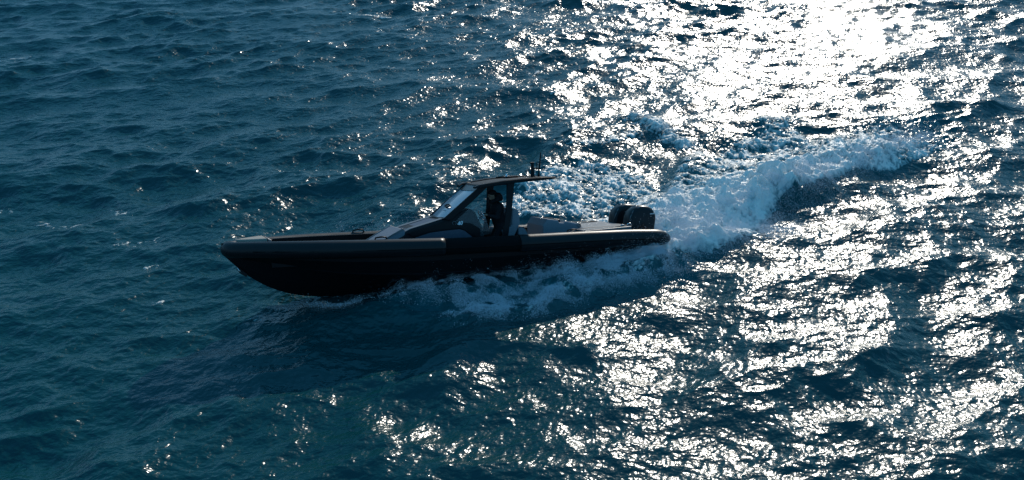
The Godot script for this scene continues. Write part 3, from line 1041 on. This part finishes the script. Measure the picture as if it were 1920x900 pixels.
# ---------------------------------------------------------------- the wake: maps of raised water, foam, air in the water and calm, on a 15 cm grid
const MAP_X := -27.0
const MAP_Z := -61.0
const MAP_CELL := 0.15
const MAP_W := 307
const MAP_H := 274
var map_rise := PackedFloat32Array()
var map_foam := PackedFloat32Array()
var map_air := PackedFloat32Array()
var map_churn := PackedFloat32Array()
var map_calm := PackedFloat32Array()

# calls act(cell, side, along, x, z) for cells within reach of a line; side > 0 is to the right hand of its direction seen from above
func along_line(pts: Array, reach: float, act: Callable) -> void:
	var lo := Vector2(1e9, 1e9)
	var hi := -lo
	for p in pts:
		lo = lo.min(Vector2(p[0], p[1])); hi = hi.max(Vector2(p[0], p[1]))
	var i0 := maxi(0, int((lo.x - reach - MAP_X) / MAP_CELL))
	var i1 := mini(MAP_W - 1, int((hi.x + reach - MAP_X) / MAP_CELL))
	var j0 := maxi(0, int((lo.y - reach - MAP_Z) / MAP_CELL))
	var j1 := mini(MAP_H - 1, int((hi.y + reach - MAP_Z) / MAP_CELL))
	var n := pts.size() - 1
	for j in range(j0, j1 + 1):
		for i in range(i0, i1 + 1):
			var q := Vector2(MAP_X + i * MAP_CELL, MAP_Z + j * MAP_CELL)
			var best := 1e9
			var side := 0.0
			var along := 0.0
			for k in n:
				var a := Vector2(pts[k][0], pts[k][1])
				var ab := Vector2(pts[k + 1][0], pts[k + 1][1]) - a
				var t := clampf((q - a).dot(ab) / ab.length_squared(), 0.0, 1.0)
				var off := q - a - ab * t
				if off.length_squared() < best:
					best = off.length_squared()
					side = signf(ab.x * (q.y - a.y) - ab.y * (q.x - a.x)) * off.length()
					along = (k + t) / n
			if best < reach * reach: act.call(j * MAP_W + i, side, along, q.x, q.y)

func fill_area(pts: Array, soft: float, act: Callable) -> void:
	var poly := PackedVector2Array()
	for p in pts: poly.append(Vector2(p[0], p[1]))
	var ring := pts + [pts[0]]
	var inside := {}
	var lo := poly[0]
	var hi := poly[0]
	for p in poly: lo = lo.min(p); hi = hi.max(p)
	for j in range(maxi(0, int((lo.y - MAP_Z) / MAP_CELL)), mini(MAP_H - 1, int((hi.y - MAP_Z) / MAP_CELL)) + 1):
		for i in range(maxi(0, int((lo.x - MAP_X) / MAP_CELL)), mini(MAP_W - 1, int((hi.x - MAP_X) / MAP_CELL)) + 1):
			var q := Vector2(MAP_X + i * MAP_CELL, MAP_Z + j * MAP_CELL)
			if Geometry2D.is_point_in_polygon(q, poly):
				var d := 1e9
				for k in poly.size():
					d = minf(d, q.distance_to(Geometry2D.get_closest_point_to_segment(q, poly[k], poly[(k + 1) % poly.size()])))
				act.call(j * MAP_W + i, smoothstep(0.0, soft, d), q.x, q.y)

const RIDGE := [[3.9, -26.3], [4.6, -26.7], [5.8, -27.6], [7.6, -29.0], [9.2, -30.2], [10.6, -31.4], [12.4, -32.9], [14.7, -35.1], [15.8, -36.4]]
const HULL_LINE := [[-5.0, -22.25], [-4.3, -22.35], [-3.0, -22.7], [-1.4, -23.15], [0.6, -23.75], [2.6, -24.45], [4.3, -25.1]]
const FOOT_LINE := [[-4.9, -22.3], [-4.3, -22.3], [-2.9, -21.9], [-1.8, -21.5], [-0.8, -21.8], [0.0, -21.9], [0.7, -22.3], [1.4, -22.9], [2.5, -23.6], [3.4, -24.1], [4.3, -24.7]]
const MID_LINE := [[-4.6, -22.3], [-3.0, -22.25], [-1.6, -22.3], [-0.2, -22.75], [1.4, -23.35], [3.2, -24.1], [4.5, -24.9]]
const PLUME := [[3.8, -26.2], [5.3, -27.1], [6.9, -27.4], [8.4, -27.2], [8.2, -26.9], [7.0, -26.2], [5.7, -25.2], [4.3, -24.4], [3.2, -24.5]]
const BACK := [[4.3, -26.6], [4.4, -28.9], [5.1, -31.3], [6.3, -34.0], [8.6, -36.6], [8.8, -38.2], [10.3, -40.2], [11.8, -39.2], [11.4, -36.6], [13.6, -37.4], [16.0, -38.0], [15.8, -36.4], [14.7, -35.1], [10.6, -31.4], [7.6, -29.0]]
const FAR_PATCH := [[-1.3, -27.4], [-0.8, -29.0], [0.2, -31.0], [1.2, -33.0], [2.7, -33.7], [4.0, -32.8], [5.0, -31.4], [4.9, -29.6], [4.6, -28.2], [2.9, -27.8]]
const FAR_ARM := [[4.4, -39.4], [4.9, -38.1], [5.5, -36.6], [6.1, -35.3], [6.8, -34.0]]

func build_maps() -> void:
	for m in [map_rise, map_foam, map_air, map_calm, map_churn]:
		m.resize(MAP_W * MAP_H)
	# the breaking ridge behind the stern: steep towards us (right-hand side of the line), gentle behind
	along_line(RIDGE, 3.5, func(c, s, t, x, z):
		var tall: float = (0.25 + 0.75 * smoothstep(0.1, 0.5, t)) * (1.0 - 0.9 * smoothstep(0.55, 0.88, t)) * (1.0 - smoothstep(0.9, 1.0, t)) * 0.62
		tall *= (1.0 + 0.25 * sin(x * 2.1) * sin(z * 1.7)) * (1.0 - 0.55 * exp(-pow((t - 0.62) / 0.05, 2.0)))
		var shape: float = exp(-pow(s / 0.55, 2.0)) if s > 0 else exp(-pow(s / 1.7, 2.0))
		map_rise[c] = maxf(map_rise[c], tall * shape)
		var lip: float = 0.35 + 0.9 * (1.0 - smoothstep(0.25, 0.45, t)) + 0.7 * smoothstep(0.66, 0.8, t)
		var foam: float = (1.0 - smoothstep(lip - 0.25, lip + 0.1, s)) if s > 0 else (1.0 - smoothstep(1.2, 3.2, -s))
		map_foam[c] = maxf(map_foam[c], foam * (1.0 - smoothstep(0.85, 1.0, t)) * lerpf(0.96, 0.6, t))
		map_churn[c] = maxf(map_churn[c], foam)
		map_air[c] = maxf(map_air[c], foam * 0.8))
	fill_area(BACK, 1.0, func(c, d, x, z):
		map_foam[c] = maxf(map_foam[c], d * (0.6 - 0.012 * maxf(0.0, -z - 28.0)))
		map_churn[c] = maxf(map_churn[c], d * 0.9)
		map_air[c] = maxf(map_air[c], d * 0.9)
		map_rise[c] += d * 0.06)
	fill_area(PLUME, 0.7, func(c, d, x, z):
		map_foam[c] = maxf(map_foam[c], d * (1.05 - 0.55 * smoothstep(5.5, 8.0, x)))
		map_air[c] = maxf(map_air[c], d * 0.8)
		map_rise[c] = maxf(map_rise[c], d * 0.34 * (1.0 - smoothstep(5.0, 8.0, x))))
	# bow wave thrown up along the port side
	fill_area(HULL_LINE + _reversed(FOOT_LINE), 0.3, func(c, d, x, z):
		var t: float = smoothstep(-3.4, 0.5, x)
		map_foam[c] = maxf(map_foam[c], (0.06 + 0.16 * t + 0.14 * smoothstep(2.0, 4.5, x)) * (0.4 + 0.6 * d))
		map_churn[c] = maxf(map_churn[c], d * t * 0.3)
		map_air[c] = maxf(map_air[c], (0.5 + 0.3 * d) * smoothstep(-4.5, -2.0, x)))
	along_line(HULL_LINE, 2.2, func(c, s, t, x, z):
		var tall: float = lerpf(0.0, 0.33, smoothstep(0.17, 0.6, t))
		map_rise[c] = maxf(map_rise[c], tall * (exp(-pow((s - 0.15) / 0.75, 2.0)) if s > 0.15 else 1.0) * (1.0 if s > -1.0 else 0.0))
		if s > 0: map_air[c] = maxf(map_air[c], 0.5 * (1.0 - smoothstep(0.6, 2.2, s)) * smoothstep(0.1, 0.5, t)))
	along_line(FOOT_LINE, 0.5, func(c, s, t, x, z):
		map_foam[c] = maxf(map_foam[c], (1.0 - smoothstep(0.05, 0.5, absf(s))) * 0.42 * smoothstep(0.2, 0.5, t))
		map_rise[c] += 0.1 * (1.0 - smoothstep(0.0, 0.5, absf(s))) * smoothstep(0.1, 0.3, t))
	# churned water on the far side, with a raised rim
	fill_area(FAR_PATCH, 0.6, func(c, d, x, z):
		map_foam[c] = maxf(map_foam[c], d * 0.54)
		map_churn[c] = maxf(map_churn[c], d)
		map_air[c] = maxf(map_air[c], d * 0.6)
		map_rise[c] += 0.12 * d)
	along_line([[-0.4, -29.0], [0.2, -31.0], [1.2, -32.9], [2.7, -33.6], [4.0, -32.8]], 1.0, func(c, s, t, x, z):
		map_rise[c] += 0.2 * exp(-pow(s / 0.5, 2.0)))
	along_line([[4.9, -28.6], [5.4, -31.0], [6.3, -33.0], [6.8, -34.4]], 1.2, func(c, s, t, x, z):
		map_rise[c] += 0.22 * exp(-pow(s / 0.4, 2.0)) * (1.0 - smoothstep(0.7, 1.0, t))
		map_foam[c] = maxf(map_foam[c], 0.5 * exp(-pow(s / 0.5, 2.0))))
	along_line(FAR_ARM, 1.6, func(c, s, t, x, z):
		var k: float = smoothstep(0.0, 0.25, t) * (1.0 - smoothstep(0.8, 1.0, t))
		map_rise[c] += 0.17 * k * (exp(-pow(s / 0.45, 2.0)))
		map_foam[c] = maxf(map_foam[c], k * exp(-pow((s + 0.1) / 0.95, 2.0)) * 0.58)
		map_churn[c] = maxf(map_churn[c], k * exp(-pow(s / 1.0, 2.0))))
	along_line([[1.3, -34.3], [2.7, -34.9], [4.4, -35.8], [5.9, -36.9]], 0.9, func(c, s, t, x, z):
		map_foam[c] = maxf(map_foam[c], 0.5 * exp(-pow(s / 0.4, 2.0)) * smoothstep(0.0, 0.2, t))
		map_rise[c] += 0.1 * exp(-pow(s / 0.4, 2.0)))
	along_line([[3.0, -31.0], [4.3, -30.4], [5.3, -32.5], [6.4, -33.8], [4.0, -35.0]], 1.3, func(c, s, t, x, z):
		map_calm[c] = maxf(map_calm[c], 0.6 * (1.0 - smoothstep(0.4, 1.3, absf(s)))))
	# thin foam trailing from the end of the ridge and in front of it
	along_line([[13.5, -34.2], [15.5, -35.8], [17.2, -37.4], [18.6, -39.2]], 1.8, func(c, s, t, x, z):
		map_foam[c] = maxf(map_foam[c], 0.46 * exp(-pow(s / 0.9, 2.0)) * (1.0 - t))
		map_air[c] = maxf(map_air[c], 0.6 * exp(-pow(s / 1.2, 2.0)) * (1.0 - t)))
	along_line([[7.4, -26.6], [8.8, -27.6], [10.2, -29.2]], 1.2, func(c, s, t, x, z):
		map_foam[c] = maxf(map_foam[c], 0.42 * exp(-pow(s / 0.7, 2.0)) * (1.0 - t)))
	# water smoothed in the lee of the hull on our side
	along_line([[-3.5, -20.8], [-1.0, -20.4], [1.5, -21.2]], 1.8, func(c, s, t, x, z):
		map_calm[c] = maxf(map_calm[c], 0.45 * (1.0 - smoothstep(0.5, 1.8, absf(s)))))
	# small breaking crests and old foam further out
	for w in [
		[[[-26.0, -49.6], [-24.6, -48.9], [-23.2, -48.1]], 0.9, 0.42], [[[-16.4, -29.2], [-15.9, -28.8], [-15.4, -29.2]], 0.5, 0.43],
		[[[-14.6, -28.4], [-13.9, -28.0], [-13.2, -27.7], [-12.6, -27.8]], 0.4, 0.46], [[[-12.8, -29.3], [-12.0, -28.6], [-11.3, -28.4]], 0.35, 0.42],
		[[[-11.4, -25.9], [-10.6, -26.2], [-10.0, -26.7]], 0.4, 0.42], [[[-9.4, -60.0], [-8.0, -59.6], [-6.7, -59.1]], 0.5, 0.55],
		[[[-2.6, -49.2], [-1.3, -49.9]], 0.4, 0.5], [[[0.6, -46.2], [1.4, -46.6]], 0.35, 0.5], [[[2.6, -44.2], [3.5, -44.4]], 0.35, 0.5],
		[[[1.5, -41.5], [2.0, -41.9]], 0.3, 0.5], [[[-15.0, -44.8], [-14.0, -45.3]], 0.5, 0.36], [[[-8.0, -32.3], [-7.2, -32.7], [-6.2, -32.6]], 0.5, 0.36],
		[[[-10.2, -24.4], [-9.4, -24.8]], 0.3, 0.4], [[[-9.2, -22.4], [-8.6, -22.7]], 0.3, 0.4], [[[-6.6, -21.8], [-6.0, -21.5]], 0.3, 0.36],
	]:
		along_line(w[0], w[1] * 1.5, func(c, s, t, x, z):
			map_foam[c] = maxf(map_foam[c], w[2] * exp(-pow(s / w[1] * 1.3, 2.0)) * smoothstep(0.0, 0.15, t) * (1.0 - smoothstep(0.8, 1.0, t)) * 1.08))

func _reversed(a: Array) -> Array:
	var b := a.duplicate()
	b.reverse()
	return b

func look_up(m: PackedFloat32Array, x: float, z: float) -> float:
	var u := (x - MAP_X) / MAP_CELL
	var v := (z - MAP_Z) / MAP_CELL
	var i := int(u)
	var j := int(v)
	if u < 0 or v < 0 or i >= MAP_W - 1 or j >= MAP_H - 1: return 0.0
	u -= i; v -= j
	var k := j * MAP_W + i
	return (m[k] * (1 - u) + m[k + 1] * u) * (1 - v) + (m[k + MAP_W] * (1 - u) + m[k + MAP_W + 1] * u) * v

# whether a point lies within the hull or the tubes, and so displaces the water
func in_hull(w: Vector3) -> bool:
	var q := boat_inverse * w
	if q.x < 0.9 or q.x > 11.4: return false
	var p := absf(q.z)
	var top := curve(q.x, TUBE_TOP)
	if q.y > top + 0.4 or p > 1.7: return false
	var cp := curve(q.x, CHINE_P)
	var cy := curve(q.x, CHINE_Y)
	var bottom := lerpf(curve(q.x, KEEL), cy, minf(1.0, p / cp))
	if q.y < bottom + 0.03: return false
	return p < lerpf(cp, curve(q.x, TUBE_P), clampf((q.y - cy) / maxf(0.05, top - 0.3 - cy), 0.0, 1.0)) - 0.03

var boat_inverse: Transform3D

# ---------------------------------------------------------------- spray: droplets in the air over the breaking water
func build_spray() -> void:
	var drops := PackedFloat32Array()
	var clump := FastNoiseLite.new(); clump.seed = 11; clump.frequency = 1.3; clump.fractal_octaves = 4
	var ridge := PackedVector2Array()
	for p in RIDGE: ridge.append(Vector2(p[0], p[1]))
	# [line, first and last share of it, count, spread, mean height, drift sideways with height, least clump]
	for job in [
		[RIDGE, 0.05, 0.97, 100000, 0.33, 0.21, -0.5, -0.05], [RIDGE, 0.1, 0.6, 26000, 0.6, 0.22, 0.9, -0.1],
		[[[3.6, -25.0], [5.0, -25.9], [6.4, -26.5], [8.2, -27.1]], 0.0, 1.0, 52000, 0.4, 0.16, 0.2, -0.1],
		[HULL_LINE, 0.33, 1.0, 50000, 0.25, 0.1, 1.2, 0.1], [MID_LINE, 0.33, 1.0, 55000, 0.32, 0.07, 0.6, 0.05], [FOOT_LINE, 0.35, 0.98, 42000, 0.24, 0.06, 0.2, 0.02],
		[[[2.9, -24.5], [4.2, -25.0], [5.0, -25.4]], 0.0, 1.0, 22000, 0.16, 0.14, 0.2, -0.2],
		[[[4.2, -26.0], [4.6, -27.5], [5.0, -29.0]], 0.0, 1.0, 16000, 0.35, 0.14, 0.0, -0.05],
		[FAR_ARM, 0.1, 0.95, 9000, 0.3, 0.1, -0.2, 0.0],
		[[[-5.4, -25.6], [-4.3, -26.4], [-3.0, -27.2], [-1.5, -27.8]], 0.0, 1.0, 5000, 0.4, 0.25, 0.3, 0.05],
		[[[-5.3, -22.1], [-4.4, -22.2], [-3.5, -22.2]], 0.0, 1.0, 1800, 0.2, 0.06, 0.3, 0.05],
	]:
		var line: Array = job[0]
		var n := line.size() - 1
		var made := 0
		var tries := 0
		while made < job[3] and tries < job[3] * 6:
			tries += 1
			var u := lerpf(job[1], job[2], rng.randf()) * n
			var k := mini(int(u), n - 1)
			var a := Vector2(line[k][0], line[k][1])
			var b := Vector2(line[k + 1][0], line[k + 1][1])
			var d := (b - a).normalized()
			var right := Vector2(-d.y, d.x)
			var h: float = -log(maxf(rng.randf(), 1e-6)) * job[4 + 1]
			var q: Vector2 = a.lerp(b, u - k) + right * (rng.randfn() * job[4] + job[6] * h) + d * rng.randfn() * 0.25
			var c: float = clump.get_noise_3d(q.x, h * 2.0, q.y)
			if c < job[7] + 0.35 * h - 0.1: continue
			var base := look_up(map_rise, q.x, q.y)
			var s := (int(round(q.y / STEP)) & (FIELD - 1)) * FIELD + (int(round(q.x / STEP)) & (FIELD - 1))
			var at := Vector3(q.x, base + sea_h[s] + h * (0.6 + 1.6 * maxf(0.0, c)), q.y)
			if in_hull(at): continue
			made += 1
			var r := 0.0028 + 0.0042 * pow(rng.randf(), 3.0) + (0.008 * rng.randf() if rng.randf() < 0.03 else 0.0)
			drops.append_array([r, 0, 0, at.x, 0, r * rng.randf_range(0.8, 1.5), 0, at.y, 0, 0, r, at.z])
	var mm := MultiMesh.new()
	mm.transform_format = MultiMesh.TRANSFORM_3D
	var st := begin()
	var oct := PackedVector3Array()
	for s in [[1, 1, 1], [1, 1, -1], [1, -1, 1], [1, -1, -1], [-1, 1, 1], [-1, 1, -1], [-1, -1, 1], [-1, -1, -1]]:
		oct.append_array([Vector3(s[0], 0, 0), Vector3(0, s[1], 0), Vector3(0, 0, s[2])])
	# each face turned outwards
	st.set_smooth_group(0)
	for i in range(0, oct.size(), 3):
		var ccw := oct[i].dot(oct[i + 1].cross(oct[i + 2])) > 0.0
		st.add_vertex(oct[i]); st.add_vertex(oct[i + 2] if ccw else oct[i + 1]); st.add_vertex(oct[i + 1] if ccw else oct[i + 2])
	st.index(); st.generate_normals()
	mm.mesh = st.commit()
	mm.instance_count = drops.size() / 12
	mm.buffer = drops
	var o := MultiMeshInstance3D.new()
	o.name = "spray"
	o.multimesh = mm
	var m := mat(Color(0.86, 0.88, 0.9), 0.6)
	m.backlight_enabled = true
	m.backlight = Color(0.8, 0.82, 0.85)
	o.material_override = m
	add_child(o, true)
	tag(o, "fine white spray thrown up along the hull and over the wake ridge", "spray", "", "stuff")

func _ready() -> void:
	rng.seed = 7
	var cam := Camera3D.new()
	cam.name = "camera"
	add_child(cam)
	cam.position = Vector3(0, 11.48, 0)
	cam.rotation_degrees = Vector3(-23.5, 0, 0)
	cam.fov = 26.87
	cam.near = 0.1
	cam.far = 6000
	var sky_m := ProceduralSkyMaterial.new()
	sky_m.sky_top_color = Color(0.2, 0.46, 0.625)
	sky_m.sky_horizon_color = Color(0.48, 0.64, 0.75)
	sky_m.sky_curve = 0.12
	sky_m.sky_energy_multiplier = 1.1
	sky_m.ground_bottom_color = Color(0.02, 0.08, 0.11)
	sky_m.ground_horizon_color = Color(0.35, 0.45, 0.55)
	sky_m.sun_angle_max = 25.0
	sky_m.sun_curve = 0.12
	var sky := Sky.new(); sky.sky_material = sky_m
	var env := Environment.new()
	env.background_mode = Environment.BG_SKY
	env.sky = sky
	env.tonemap_mode = Environment.TONE_MAPPER_LINEAR
	env.tonemap_exposure = 1.3
	env.sdfgi_enabled = true; env.ssao_enabled = true; env.ssil_enabled = true
	var we := WorldEnvironment.new(); we.name = "world_environment"; we.environment = env
	add_child(we)
	var sun := DirectionalLight3D.new()
	sun.name = "sun"
	sun.light_energy = 0.7
	sun.light_color = Color(1.0, 0.97, 0.92)
	sun.light_angular_distance = 0.5
	sun.shadow_enabled = true
	add_child(sun)
	# the sun stands behind the boat, 17 degrees to the right of the line of sight and 22 above the horizon
	var el := deg_to_rad(22.0)
	var az := deg_to_rad(15.8)
	var to_sun := Vector3(sin(az) * cos(el), sin(el), -cos(az) * cos(el))
	sun.look_at_from_position(Vector3.ZERO, -to_sun)
	build_sea()
	build_boat()
	build_person()
	build_spray()
